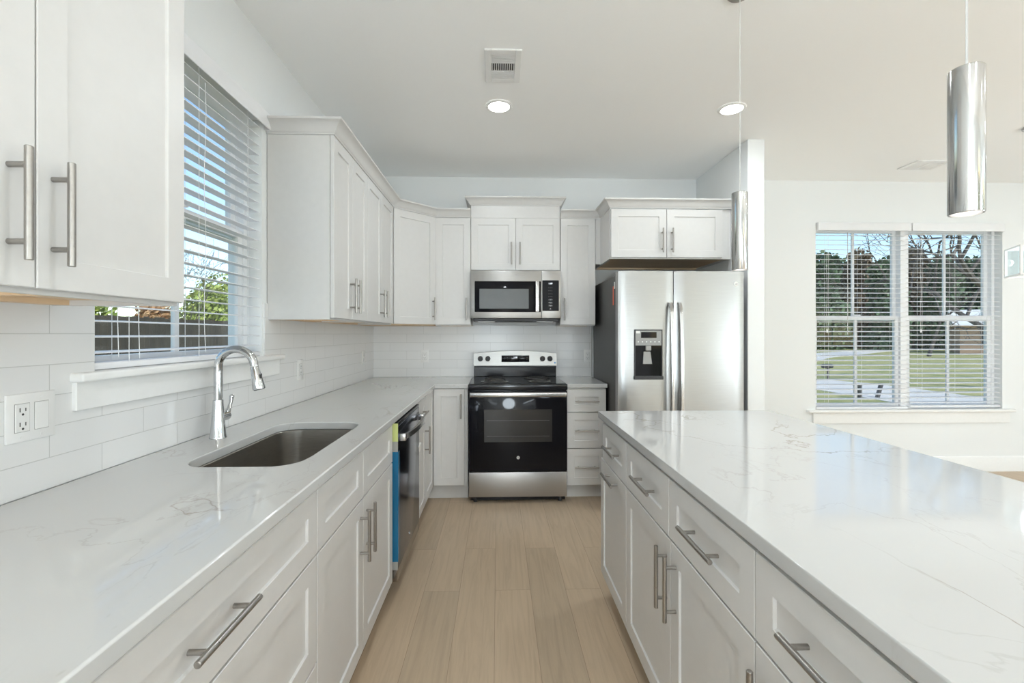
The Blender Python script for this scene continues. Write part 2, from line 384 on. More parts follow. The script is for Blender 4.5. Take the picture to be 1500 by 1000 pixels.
r = thing('added_window', None, None, (XR, w3[1], 0), -PI/2, kind='structure')  # unseen window added in the right wall to let more daylight in
hung_window(r, 0, 1.495, w3[2], w3[3], .06); hung_window(r, 1.505, 3.0, w3[2], w3[3], .06)
r = thing('added_door', None, None, (d1[1], YR, 0), PI, kind='structure')  # unseen sliding door, put in as a daylight opening at the rear
for k in range(2):
    x0 = k*.9; b = MB(); frame_rect(b, x0, x0+.9, .0, d1[3], .07, .05, .10); b.build('sliding_panel', M['vinyl'], r)
    MB().box(x0+.07, x0+.83, .07, .076, .07, d1[3]-.07).build('pane', M['glass'], r)
def portal(loc, rot, sx, sy):
    L_ = bpy.data.lights.new('sky_portal', 'AREA'); L_.shape = 'RECTANGLE'; L_.size = sx; L_.size_y = sy; L_.cycles.is_portal = True
    o = bpy.data.objects.new('sky_portal', L_); C.objects.link(o); o.location = loc; o.rotation_euler = rot
portal((XL-.16, (w1[0]+w1[1])/2, (w1[2]+w1[3])/2), (0, -PI/2, 0), w1[3]-w1[2], w1[1]-w1[0])
portal(((w2[0]+w2[1])/2, YB+.16, (w2[2]+w2[3])/2), (-PI/2, 0, 0), w2[1]-w2[0], w2[3]-w2[2])
portal((XR+.16, (w3[0]+w3[1])/2, (w3[2]+w3[3])/2), (0, PI/2, 0), w3[3]-w3[2], w3[1]-w3[0])
portal(((d1[0]+d1[1])/2, YR-.16, (d1[2]+d1[3])/2), (PI/2, 0, 0), d1[1]-d1[0], d1[3]-d1[2])
def blind(label, loc, rz, w, z0, z1, tilt, yc, cords, group=None, vx=(0, 0)):
    r = thing('venetian_blind', label, 'window blind', loc, rz, group)
    ret = MB(); ret.box(-vx[0], w+vx[1], -.030, -.024, z1-.078, z1-.003, .002)
    ret.box(-vx[0], -vx[0]+.006, -.026, 0, z1-.078, z1-.003).box(w+vx[1]-.006, w+vx[1], -.026, 0, z1-.078, z1-.003)
    ret.build('valance', M['blind'], r)
    MB().box(.008, w-.008, yc-.026, yc+.026, z1-.046, z1-.003, .002).build('head_rail', M['blind'], r)
    b = MB(); z = z0+.055; st = []
    while z < z1-.075: st.append(z); z += .0455
    for z in st:
        ct, sn = math.cos(tilt), math.sin(tilt); L0 = []
        for t in range(5):
            u = -.025+.0125*t; h = .0022*(1-(u/.025)**2)
            L0.append((u, h))
        ring = [(u, h+.0014) for u, h in L0]+[(u, h-.0014) for u, h in L0[::-1]]
        b.loops([[(x, yc+u*ct-h*sn, z+u*sn+h*ct) for u, h in ring] for x in (.010, w-.010)])
    b.build('slats', M['blind'], r)
    MB().box(.008, w-.008, yc-.026, yc+.026, z0+.006, z0+.026, .004, 2).build('bottom_rail', M['blind'], r)
    for cx in cords:
        b = MB(); 
        for yy in (yc-.026, yc+.026): b.cyl((cx, yy, z0+.02), (cx, yy, z1-.04), .0009, seg=6)
        b.build('ladder_cord', M['blind_cord'], r)
    return r
def lift_cord(r, x, y, z0, z1, wig=.004, tas=True):
    pts = [(x+wig*math.sin(i*1.3), y, z1+(z0-z1)*i/10) for i in range(11)]
    b = MB().tube(pts, .0011, 6)
    if tas: b.lathe([(.001, 0), (.006, .004), (.007, .02), (.003, .034), (.001, .036)], (pts[-1][0], y, z0-.034), 10)
    b.build('lift_cord', M['blind_cord'], r)
r = blind('white slatted blind in the sink window, behind the faucet', (XL, w1[0]+.003, 0), PI/2, w1[1]-w1[0]-.006, w1[2], w1[3]+.006, math.radians(3), .028, (.13, .46, .80), vx=(.0, .03))
lift_cord(r, .085, -.002, 1.235, 2.28, .003, False); lift_cord(r, .165, -.002, 1.225, 2.28, .003, False); lift_cord(r, .49, -.002, 1.235, 2.28, .006, False)
g = 'slatted blinds on the dining window'
r = blind('white slatted blind on the left half of the dining window', (w2[0]+.004, YB, 0), 0, wm-.012, w2[2], w2[3]+.006, math.radians(8), .028, (.12, .44, .76), g)
lift_cord(r, .10, -.004, 1.35, 2.25); MB().cyl((.30, -.004, 1.3), (.30, -.004, 2.26), .003, seg=8).build('tilt_wand', M['cord'], r)
r = blind('white slatted blind on the right half of the dining window', (w2[0]+wm+.004, YB, 0), 0, wm-.010, w2[2]+.012, w2[3]+.006, math.radians(8), .028, (.12, .44, .76), g)
lift_cord(r, .10, -.004, 1.35, 2.25)

# ------------------------------------------------------------------ cabinet parts
def shaker_bm(x0, x1, z0, z1, y0, th=.020, rail=.057, rec=.007):
    b = MB()
    def L(i, y): return [(x0+i, y, z0+i), (x1-i, y, z0+i), (x1-i, y, z1-i), (x0+i, y, z1-i)]
    b.loops([L(0, y0), L(0, y0-th+.0015), L(.0015, y0-th), L(rail, y0-th), L(rail+.0012, y0-th+.0012), L(rail+.0022, y0-th+rec)])
    return b
def pull(parent, o, c, length=.19):
    """bar pull; c = centre (x, face y, z)"""
    x, y, z = c; h = length/2; p = .064; so_ = .033; b = MB()
    d = Vector((0, 0, 1)) if o == 'v' else Vector((1, 0, 0)); cc = Vector((x, y-so_, z))
    for s0, s1, ra, rb in ((-h, -h+.0012, .0052, .0062), (-h+.0012, h-.0012, .0062, .0062), (h-.0012, h, .0062, .0052)):
        b.cyl(cc+d*s0, cc+d*s1, ra, rb, 18, caps=True)
    for s_ in (-p, p): b.cyl(Vector((x, y+.0005, z))+d*s_, Vector((x, y-so_, z))+d*s_, .0050, seg=14)
    return b.build('handle', M['nickel'], parent)
def add_front(root, kind, x0, x1, z0, z1, hd=None, y0=0, rail=.057):
    o = shaker_bm(x0, x1, z0, z1, y0-.0025, th=.0175, rail=rail).build(kind, M['cab'], root)
    if hd: pull(o, hd[0], (hd[1], y0-.020, hd[2]))
    return o
def base_cab(label, loc, rz, w, fronts, d=.60, group=None, ends=(False, False), name='base_cabinet'):
    r = thing(name, label, 'cabinet', loc, rz, group)
    b = MB().box(0, .018, 0, d, .115, .880, .001).box(w-.018, w, 0, d, .115, .880, .001).box(.018, w-.018, 0, d, .115, .133).box(.018, w-.018, d-.01, d, .133, .880)
    b.box(.018, w-.018, 0, .020, .133, .165).box(.018, w-.018, 0, .020, .660, .720).box(.018, w-.018, 0, .020, .850, .880)
    if w > .6: b.box(w/2-.03, w/2+.03, 0, .020, .165, .660)
    b.build('body', M['cab'], r)
    b = MB().box(0, w, .065, .083, 0, .1145).box(0, w, d-.02, d, 0, .1145).box(0, .018, .083, d-.02, 0, .1145).box(w-.018, w, .083, d-.02, 0, .1145); b.build('toe_kick', M['cab'], r)
    for f in fronts: add_front(r, *f)
    return r
def wall_cab(label, loc, rz, w, fronts, z0=1.375, z1=2.287, d=.305, group=None, divider=None):
    r = thing('wall_cabinet', label, 'cabinet', loc, rz, group)
    t = .018; b = MB()
    b.box(0, t, 0, d, z0, z1, .001).box(w-t, w, 0, d, z0, z1, .001).box(t, w-t, 0, d, z1-t, z1).box(t, w-t, d-.008, d, z0+.02, z1-t).box(t, w-t, 0, .018, z0, z1-t)
    b.build('body', M['cab'], r)
    b = MB().box(t, w-t, .018, d-.008, z0+.014, z0+.026)
    b.box(t, w-t, d-.05, d-.008, z0+.001, z0+.014)
    if divider: b.box(divider-.009, divider+.009, .018, d-.008, z0+.001, z0+.014)
    b.build('bottom_panel', M['wood_under'], r)
    for f in fronts: add_front(r, *f)
    return r
DT, DB = .868, .118   # top of drawer fronts, bottom of doors
g_ = .0015

# left run of base cabinets (fronts at x = -.505 incl. door, body front at -.525)
XF = -.525
DRW = 'base cabinets along the window wall'
def seg3(w, hz=(.780, .60, .32)):
    return [('drawer', g_, w-g_, .692, DT, ('h', w/2, .780)), ('drawer', g_, w-g_, .392, .686, ('h', w/2, .54)), ('drawer', g_, w-g_, DB, .386, ('h', w/2, .25))]
base_cab('white three-drawer base cabinet at the camera end of the sink counter, wide bar pull', (XF, .372, 0), PI/2, .916,
         [('drawer', g_, .916-g_, .692, DT, ('h', .452, .783)), ('drawer', g_, .916-g_, .392, .686, ('h', .452, .54)), ('drawer', g_, .916-g_, DB, .386, ('h', .452, .25))], group=DRW)
base_cab('white base cabinet run below the counter, nearest the camera on the left', (XF, -.60, 0), PI/2, .970, seg3(.970), group=DRW)
w = .908
r = base_cab('white double-door sink base cabinet under the sink', (XF, 1.290, 0), PI/2, w,
         [('false_drawer_front', g_, .432, .692, DT), ('false_drawer_front', .436, w-g_, .692, DT),
          ('door', g_, .432, DB, .686, ('v', .398, .563)), ('door', .436, w-g_, DB, .686, ('v', .476, .563))], group=DRW)
w = .375
base_cab('narrow white cabinet between the dishwasher and the corner, drawer over door', (XF, 2.825, 0), PI/2, w,
         [('drawer', g_, w-g_, .692, DT, ('h', w/2, .780)), ('door', g_, w-g_, DB, .686, ('v', w-.036, .57))], group=DRW)
# corner unit: L-shaped susan cabinet with a narrow door on each side
r = thing('corner_base_cabinet', 'white corner base cabinet with a door left of the range', 'cabinet', (XF, 3.202, 0), 0)
b = MB().poly_plate([(-.60, 0), (0, 0), (0, .373), (.289, .373), (.289, .973), (-.60, .973)], [], .115, .880); b.build('body', M['cab'], r, smooth=False)
b = MB().poly_plate([(-.60, 0), (-.065, 0), (-.065, .438), (.289, .438), (.289, .973), (-.60, .973)], [], 0, .1145); b.build('toe_kick', M['cab'], r, smooth=False)
dd = shaker_bm(g_, .348, DB, .872, 0).build('door', M['cab'], r); dd.rotation_euler = (0, 0, PI/2)
dd = shaker_bm(.024, .286-.023, DB+.008, .876, .373).build('door', M['cab'], r); pull(dd, 'v', (.238, .353, .745))
# drawers right of the range
w = .310
base_cab('narrow white three-drawer base cabinet between the range and the refrigerator', (.540, 3.575, 0), 0, w,
         [('drawer', g_, w-g_, .692, DT, ('h', .155, .778)), ('drawer', g_, w-g_, .409, .686, ('h', .155, .548)), ('drawer', g_, w-g_, DB, .403, ('h', .155, .262))], group=None)

# ------------------------------------------------------------------ countertops
ZT, ZU = .914, .882
def rrect(x0, x1, y0, y1, rad, n=8):
    out = []
    for cx, cy, a in ((x1-rad, y1-rad, 0), (x0+rad, y1-rad, 90), (x0+rad, y0+rad, 180), (x1-rad, y0+rad, 270)):
        for i in range(n+1):
            t = math.radians(a+90*i/n); out.append((cx+rad*math.cos(t), cy+rad*math.sin(t)))
    return out
def slab(name, label, outer, inner=[]):
    b = MB().poly_plate(outer, inner, ZU, ZT)
    o = b.build(name, M['quartz'], ang=30)
    md = o.modifiers.new('bevel', 'BEVEL'); md.width = .004; md.segments = 3; md.limit_method = 'ANGLE'; md.angle_limit = math.radians(50)
    return tag(o, label, 'countertop')
SK = (-.945, -.597, 1.362, 2.036)
slab('countertop', 'long white veined quartz countertop around the sink, turning the corner to the range',
     [(XL+.010, -.60), (-.488, -.60), (-.488, 3.542), (-.230, 3.542), (-.230, YB-.010), (XL+.010, YB-.010)], [rrect(*SK, .085)])
slab('countertop', 'small white quartz countertop piece between range and refrigerator', [(.537, 3.542), (.858, 3.542), (.858, YB-.010), (.537, YB-.010)])
slab('island_countertop', 'wide glossy white veined quartz top of the kitchen island', [(.506, -.75), (1.382, -.75), (1.382, 2.290), (.506, 2.290)])

# ------------------------------------------------------------------ island cabinets (fronts face -x)
XI = .535; GI = 'island base cabinets facing the range aisle'
def isl(label, y1, w, fronts): return base_cab(label, (XI, y1, 0), -PI/2, w, fronts, d=.56, group=GI)
w = .452
isl('white island cabinet at the far end, drawer over a door with a horizontal pull', 2.268, w,
    [('drawer', .045, w-g_, .692, DT, ('h', .272, .783)), ('door', .003, w-g_, DB, .686, ('h', .245, .650))])
w = .918
isl('white double-door island cabinet under two drawers with paired vertical pulls', 1.816, w,
    [('drawer', g_, .456, .692, DT, ('h', .262, .783)), ('drawer', .460, w-g_, .692, DT, ('h', .700, .783)),
     ('door', g_, .470, DB, .686, ('v', .440, .563)), ('door', .474, w-g_, DB, .686, ('v', .512, .563))])
w = .918
isl('white island cabinet nearest the camera in view, drawer over doors', .898, w,
    [('drawer', g_, .457, .692, DT, ('h', .220, .783)), ('drawer', .461, w-g_, .692, DT, ('h', .69, .783)),
     ('door', g_, .457, DB, .686, ('v', .040, .563)), ('door', .461, w-g_, DB, .686, ('v', .50, .563))])
o = MB().box(XI+.562, 1.118, -.70, 2.262, 0, .880, .001).build('island_back_panel', M['cab']); tag(o, 'plain white panel closing the dining side of the island', 'panel')

# ------------------------------------------------------------------ wall cabinets
XU = -.832; UT = 2.287; UB = 1.384
near = wall_cab('large white two-door wall cabinet at top left, nearest the camera', (XU, .445, 0), PI/2, .762,
    [('door', g_, .380, UB, UT, ('v', .336, 1.521)), ('door', .383, .762-g_, UB, UT, ('v', .412, 1.521))], group=None, divider=.45)
GW = 'wall cabinets right of the sink window'
w = .58
wall_cab('white two-door wall cabinet beside the sink window, its side panel showing', (XU, 2.280, 0), PI/2, w,
    [('door', g_, w/2-g_, UB, UT, ('v', w/2-.038, 1.514)), ('door', w/2+g_, w-g_, UB, UT, ('v', w/2+.038, 1.514))], group=GW, divider=.3)
w = .718
wall_cab('white two-door wall cabinet next to the angled corner cabinet', (XU, 2.862, 0), PI/2, w,
    [('door', g_, w/2-.012, UB, UT, ('v', w/2-.05, 1.514)), ('door', w/2-.009, w-.022, UB, UT, ('v', w/2+.032, 1.514))], group=GW)
# angled corner cabinet
r = thing('corner_wall_cabinet', 'white angled wall cabinet in the corner with one door', 'cabinet', (0, 0, 0))
cx0, cy0, cx1, cy1 = XU, 3.582, -.532, 3.882
pl = [(XL+.001, 3.582), (cx0, cy0), (cx1, cy1), (cx1, YB-.001), (XL+.001, YB-.001)]
MB().poly_plate(pl, [], UB-.009+.014, UT).build('body', M['cab'], r, smooth=False)
pl2 = [(XL+.02, 3.60), (cx0-.02, cy0+.02), (cx1-.02, cy1+.02), (cx1-.02, YB-.02), (XL+.02, YB-.02)]
MB().poly_plate(pl2, [], UB-.009, UB+.004).build('bottom_panel', M['wood_under'], r, smooth=False)
dl = math.hypot(cx1-cx0, cy1-cy0); dw0, dw1 = .010, dl-.010
dd = shaker_bm(dw0, dw1, UB, UT, 0).build('door', M['cab'], r); dd.location = (cx0, cy0, 0); dd.rotation_euler = (0, 0, math.atan2(cy1-cy0, cx1-cx0))
pull(dd, 'v', (dw1-.032, -.020, 1.514))
yb = 3.885
w = .300
wall_cab('narrow white one-door wall cabinet left of the microwave', (-.531, yb, 0), 0, w, [('door', .004, w-g_, UB, UT, ('v', w-.034, 1.514))], group=None, d=.304)
w = .758
wall_cab('short white two-door wall cabinet above the microwave', (-.2295, yb, 0), 0, w,
    [('door', g_, w/2-g_, 1.846, UT, ('v', w/2-.036, 1.985)), ('door', w/2+g_, w-g_, 1.846, UT, ('v', w/2+.036, 1.985))], z0=1.838, group=None, d=.304)
w = .302
wall_cab('narrow white one-door wall cabinet between microwave and refrigerator', (.530, yb, 0), 0, w, [('door', .003, w-g_, UB, UT, ('v', .034, 1.514))], group=None, d=.304)
# cabinet over the refrigerator
yf = 3.555; w = .965
r = wall_cab('deep white two-door cabinet above the refrigerator', (.878, yf, 0), 0, w,
    [('door', .006, .444, 1.905, 2.282, ('v', .408, 2.035)), ('door', .448, .890, 1.905, 2.282, ('v', .486, 2.035))], z0=1.896, d=.634, group=None)
o = MB().box(.834, .877, 3.872, 3.888, 1.900, 2.287).build('filler_strip', M['cab']); tag(o, 'narrow white filler beside the refrigerator cabinet', 'filler')

# riser above microwave and crown mouldings
o = MB().box(-.229, .527, 3.866, 4.188, UT+.001, 2.392, .001).build('riser_panel', M['cab']); tag(o, 'white riser box on top of the microwave cabinet', 'panel')
def crown(label, path, z, h=.066, p=.056):
    prof = [(-.003, z), (.004, z), (.006, z+h*.10), (.010, z+h*.14), (.014, z+h*.20), (.022, z+h*.42), (.036, z+h*.66), (.044, z+h*.74), (p-.006, z+h*.78), (p, z+h*.82), (p, z+h*.97), (p-.003, z+h), (-.004, z+h)]
    o = MB().sweep(path, prof).build('crown_moulding', M['cab'], ang=25)
    return tag(o, label, 'crown moulding', 'crown mouldings on the wall cabinets')
crown('white crown moulding running from the sink window round the corner to the microwave',
      [(XL+.002, 2.279), (XU+.020, 2.279), (XU+.020, 3.575), (-.523, 3.864), (-.231, 3.864)], UT+.002)
crown('raised white crown moulding above the microwave cabinet', [(-.2315, 4.186), (-.2315, 3.8645), (.5295, 3.8645), (.5295, 4.186)], 2.393, .07, .046)
crown('white crown moulding from the microwave over the refrigerator cabinet', [(.531, 3.864), (.876, 3.864), (.876, 3.534), (1.843, 3.534)], UT+.002)
crown('white crown moulding on top of the nearest wall cabinet', [(XL+.002, .443), (XU+.020, .443), (XU+.020, 1.209), (XL+.002, 1.209)], UT+.002)

# ------------------------------------------------------------------ sink and faucet
r = thing('kitchen_sink', 'undermount stainless steel sink set in the quartz counter', 'sink', ((SK[0]+SK[1])/2, (SK[2]+SK[3])/2, 0))
hx, hy = (SK[1]-SK[0])/2, (SK[3]-SK[2])/2
def RL(e, z, rad): return [(x, y, z) for x, y in rrect(-hx+e, hx-e, -hy+e, hy-e, rad)]
b = MB(); b.loops([RL(-.015, ZU-.0025, .09), RL(-.015, ZU-.001, .09), RL(-.003, ZU-.001, .088), RL(0, ZU-.004, .085), RL(.006, .76, .08), RL(.010, .70, .075), RL(.022, .682, .065), RL(.045, .676, .05), RL(.15, .672, .02)], cap0=False)
o = b.build('basin', M['sink_steel'], r)
md = o.modifiers.new('solid', 'SOLIDIFY'); md.thickness = .0012; md.offset = -1
MB().lathe([(.055, .6735), (.055, .678), (.045, .680), (.036, .676), (.036, .674), (.001, .674)], (0, 0, 0), 28).build('drain', M['steel'], r)

r = thing('kitchen_faucet', 'tall chrome pull-down faucet behind the sink', 'faucet', (-1.050, 1.742, ZT))
MB().lathe([(.0290, 0), (.0290, .004), (.0270, .010), (.0225, .06), (.0185, .115), (.0172, .142)], (0, 0, 0), 32).build('base', M['chrome'], r)
ra = .067; pts = [(0, 0, .1425), (0, 0, .20), (0, 0, .245)]
for i in range(1, 19):
    a = math.radians(9.75*i); pts.append((ra-ra*math.cos(a), 0, .265+ra*math.sin(a)))
e = Vector(pts[-1]); dn = (Vector(pts[-1])-Vector(pts[-2])).normalized()
dn = Vector((.20, 0, -.98)).normalized()
MB().tube(pts, .0145, 20).build('spout', M['chrome'], r)
b = MB(); h0 = e+dn*.002
b.tube([h0, h0+dn*.004, h0+dn*.006, h0+dn*.05, h0+dn*.082, h0+dn*.088], [.0145, .0145, .0152, .0185, .0225, .0215], 24)
hd = b.build('spray_head', M['chrome'], r)
nr = Vector((-dn.z, 0, dn.x)) if -dn.z > 0 else Vector((dn.z, 0, -dn.x))
q = h0+dn*.045+nr*.0165
b = MB(); b.sphere((0, 0, 0), 1, 16, 10, (.0028, .0065, .015)); bt = b.build('spray_button', M['black_plastic'], hd); bt.location = q+Vector((0, -.004, 0)); bt.rotation_euler = (0, math.atan2(-dn.x, -dn.z)*-1+PI*0, 0)
MB().tube([h0+dn*.0882, h0+dn*.0905], [.0185, .0175], 24).build('spray_face', M['black_plastic'], hd)
b = MB().cyl((0, .012, .075), (0, .050, .075), .0165, .0175, 24).sphere((0, .052, .075), .0172, 20, 12)
b.tube([(0, .055, .080), (.002, .066, .100), (.004, .074, .122), (.006, .078, .143)], [.012, .0075, .0062, .0085], 14)
b.sphere((.006, .078, .145), .009, 14, 10)
b.build('lever', M['chrome'], r)

# ------------------------------------------------------------------ dishwasher
r = thing('dishwasher', 'dark stainless dishwasher with blue film and yellow-green tape on its edge', 'dishwasher', (-.483, 2.212, 0), PI/2)
w = .598
MB().box(.004, w-.004, .036, .60, .10, .866).build('tub', M['black_plastic'], r)
MB().box(.004, w-.004, .09, .56, .0, .0995).build('toe_kick', M['black_plastic'], r)
b = MB().box(0, w, 0, .035, .165, .858, .004, 3); dr = b.build('door', M['dw_steel'], r)
MB().box(.001, w-.001, .001, .034, .859, .875, .002).build('control_strip', M['black_glass'], dr)
MB().box(0, w, .002, .033, .108, .1645, .002).build('lower_panel', M['dw_low'], r)
b = MB()
pts = [(.03+(w-.06)*t/14, -.020-.030*math.sin(PI*t/14)**.7 if 0 < t < 14 else -.020, .800) for t in range(15)]
L = []
for i, p in enumerate(pts):
    L.append([(p[0], p[1]-.009, p[2]-.012), (p[0], p[1]-.006, p[2]+.012), (p[0], p[1]+.008, p[2]+.012), (p[0], p[1]+.008, p[2]-.012)])
b.loops(L); hb = b.build('handle', M['steel_bright'], dr)
for x in (.018, w-.044): MB().box(x, x+.026, -.034, -.001, .783, .818, .003, 2).build('handle_bracket', M['steel_bright'], dr)
b = MB()
MB().box(-.0015, -.0003, -.001, .034, .785, .872).build('edge_tape', M['tape_green'], dr)
MB().box(-.0012, -.0003, -.0005, .034, .735, .7848).build('door_edge', M['dw_edge'], dr)
MB().box(-.0015, -.0003, -.0015, .034, .205, .7348).build('edge_film', M['film_blue'], dr)
MB().box(-.0003, .030, -.0018, -.0006, .205, .735).build('protective_film', M['film_blue'], dr)
MB().box(-.0012, -.0003, -.0005, .034, .166, .2048).build('door_edge', M['dw_edge'], dr)
MB().cyl((w/2, -.002, .215), (w/2, .001, .215), .010, seg=24).build('emblem', M['steel_bright'], dr)
b = MB().loops([[(w-.03, -.0015, .62), (w-.006, -.0015, .64), (w-.004, -.0015, .60), (w-.016, -.0015, .585)], [(w-.028, -.006, .62), (w-.004, -.012, .64), (w-.002, -.010, .60), (w-.014, -.005, .585)]]); b.build('film_tab', M['paper'], dr)

# ------------------------------------------------------------------ range
r = thing('electric_range', 'freestanding black and stainless electric range with coil burners', 'range', (-.2265, 3.500, 0))
w = .7625; rw = w
MB().box(.006, w-.006, .03, .648, .045, .893, .002).box(.012, w-.012, .05, .60, .012, .0455).build('body', M['black_enamel'], r)  # second box is a black plinth added as shadow under the drawer
for x in (.05, w-.05):
    for y in (.06, .60): MB().cyl((x, y, 0), (x, y, .046), .016, .013, 14).build('foot', M['black_plastic'], r)
b = MB().box(.004, w-.004, -.004, .030, .052, .243, .004, 3); dw = b.build('storage_drawer', M['steel'], r)
b = MB().box(.003, w-.003, -.012, .029, .250, .866, .006, 3); od = b.build('oven_door', M['black_glass'], r)
MB().box(.12, w-.12, -.0132, -.0122, .476, .726, .0004).build('oven_window', M['oven_window'], od)
b = MB()
for z in (.520, .640):
    b.box(.14, w-.14, -.0137, -.0133, z, z+.0022)
b.build('rack_line', M['rack'], od)
b = MB().box(.012, w-.012, -.052, -.032, .826, .860, .006, 3).box(.03, .06, -.034, -.010, .832, .854).box(w-.06, w-.03, -.034, -.010, .832, .854); b.build('handle', M['steel_bright'], od)
em = MB().cyl((w/2, -.0140, .357), (w/2, -.0118, .357), .0125, seg=28).build('emblem', M['steel_bright'], od)
text('emblem_lettering', 'GE', .012, (w/2, -.0142, .357), M['black_plastic'], em, shear=.2)
# cooktop: rim with raised edge and dished burners
b = MB().box(-.001, w+.001, -.006, .645, .872, .918, .006, 3)
b.box(.010, w-.010, .012, .600, .9185, .921, .001)
ck = b.build('cooktop', M['black_enamel'], r)
for x, y, q in ((.20, .17, .092), (.20, .44, .072), (w-.20, .17, .072), (w-.20, .44, .092)):
    dp = MB().lathe([(q*1.22, .921), (q*1.24, .924), (q*1.16, .9255), (q*1.05, .923), (q*.3, .9215), (.004, .9215)], (x, y, 0), 36).build('drip_pan', M['steel_bright'], ck)
    pts = []
    n = 110
    for i in range(n):
        t = i/(n-1); a = 2*PI*4.0*t; rr_ = q*(.18+.80*t); pts.append((x+rr_*math.cos(a), y+rr_*math.sin(a), .9300))
    MB().tube(pts, .0042, 7).build('burner_coil', M['coil'], ck)
# back guard
def guard(z0, zs, zc, y0, y1, x0, x1, n=16):
    b = MB(); L = []
    for i in range(n+1):
        t = i/n; x = x0+(x1-x0)*t; z = zs+(zc-zs)*(1-(2*t-1)**2)
        L.append([(x, y0, z0), (x, y0+.018, z), (x, y1, z), (x, y1, z0)])
    return b.loops(L)
MB().box(.012, w-.012, .592, .660, .9215, 1.018, .003).build('lower_back_panel', M['black_enamel'], r)
bgp = guard(1.020, 1.128, 1.152, .585, .660, .008, w-.008).build('control_panel', M['fridge_steel'], r)
MB().box(.012, w-.012, .583, .592, 1.005, 1.019, .002).build('vent_trim', M['black_plastic'], r)
for x in (.068, .135, w-.135, w-.068):
    yk = .585+.010; b = MB().cyl((x, .597, 1.082), (x, .570, 1.080), .024, .021, 24).box(x-.004, x+.004, .560, .572, 1.060, 1.104, .002); b.build('knob', M['black_plastic'], r)
disp = MB().box(.258, .508, .5855, .600, 1.052, 1.112, .003, 2).build('display_panel', M['black_glass'], bgp)
text('clock_digits', '1:00', .020, (.383, .5850, 1.093), M['digit'], disp)
for x in (.283, .312, .460, .487):
    for z in (1.095, 1.078): text('button_print', '-', .014, (x, .5850, z), M['grey_print'], disp)
text('button_print', 'o', .009, (.345, .5850, 1.067), M['grey_print'], disp); text('button_print', 'o', .009, (.42, .5850, 1.067), M['grey_print'], disp)
MB().box(w-.030, w-.018, .588, .592, 1.030, 1.052).build('sticker', M['blue_stick'], bgp)

# ------------------------------------------------------------------ microwave
r = thing('microwave_oven', 'stainless over-the-range microwave oven hung under the short cabinet', 'microwave', (-.2290, 3.806, 1.436))
w, hh = .757, .399
MB().box(.002, w-.002, .03, .375, .0, hh, .002).build('body', M['steel'], r)
b = MB()
def L(i, y): return [(i, y, i), (.592-i, y, i), (.592-i, y, hh-i-.001), (i, y, hh-i-.001)]
b = MB().box(0, .592, 0, .029, .0, hh-.002, .003, 2); dr = b.build('door', M['steel'], r)
MB().box(.034, .588, -.0022, .001, .050, .309, .006, 2).build('door_glass', M['black_glass'], dr)
MB().box(.074, .486, -.0030, -.0018, .080, .245, .001).build('window', M['mw_window'], dr)
b = MB().box(.540, .572, -.040, -.022, .050, .306, .005, 3).box(.545, .567, -.024, -.001, .062, .085).box(.545, .567, -.024, -.001, .27, .293); b.build('handle', M['steel_bright'], dr)
text('emblem', 'GE', .016, (.378, -.0004, .362), M['grey_print'], dr, shear=.2)
b = MB().box(.594, w, 0, .029, 0, hh-.002, .003, 2); cp = b.build('control_panel', M['steel'], r)
kp = MB().box(.600, w-.018, -.0022, .001, .062, .318, .003).build('keypad', M['black_glass'], cp)
text('clock_digits', '1:00', .020, (.668, -.0030, .290), M['digit'], kp)
for i in range(8):
    z = .257-.0255*i
    text('key_print', 'ooo'[0] if False else '-  -  -' if i in (0, 3) else '1 2 3' if i == 4 else '4 5 6' if i == 5 else '7 8 9' if i == 6 else '. 0 .' if i == 7 else '-  -  -', .015, (.668, -.0030, z), M['gloss_white_txt'], kp)
b = MB().box(.02, w-.02, .02, .36, -.026, -.0005, .004); b.build('underside', M['black_plastic'], r)
b = MB().box(.06, .20, .04, .16, -.029, -.0262).box(w-.20, w-.06, .04, .16, -.029, -.0262); b.build('grease_filter', M['steel'], r)

# ------------------------------------------------------------------ refrigerator
r = thing('refrigerator', 'stainless side-by-side refrigerator with a water dispenser and black sides', 'refrigerator', (.862, 3.240, 0))
w = .920
MB().box(.003, w-.003, .085, .86, .03, 1.735, .004).build('body', M['fridge_side'], r)
for x in (.06, w-.06):
    for y in (.14, .80): MB().cyl((x, y, 0), (x, y, .032), .02, seg=12).build('foot', M['black_plastic'], r)
MB().box(.004, w-.004, .050, .0845, .035, .12, .004).build('base_grille', M['black_plastic'], r)
for x in (.02, w-.09): MB().box(x, x+.07, .03, .16, 1.7355, 1.753, .004).build('hinge_cover', M['black_plastic'], r)
def fdoor(x0, x1, z0, z1, name, hole=None):
    n = 12; pr = []
    for i in range(n+1):
        t = i/n; x = x0+(x1-x0)*t; e_ = min(t, 1-t)*(x1-x0)
        y = -.0 + .010*max(0, 1-e_/.02)**2 - .008*(1-(2*t-1)**2)
        pr.append((x, y))
    pr = pr+[(x1, .078), (x0, .078)]
    b = MB().loops([[(x, y, z) for x, y in pr] for z in (z0, z1)])
    return b
b = fdoor(0, .401, .13, 1.755, 'door')
dl_ = b.build('freezer_door', M['fridge_steel'], r)
dr_ = fdoor(.406, w, .13, 1.755, 'door').build('refrigerator_door', M['fridge_steel'], r)
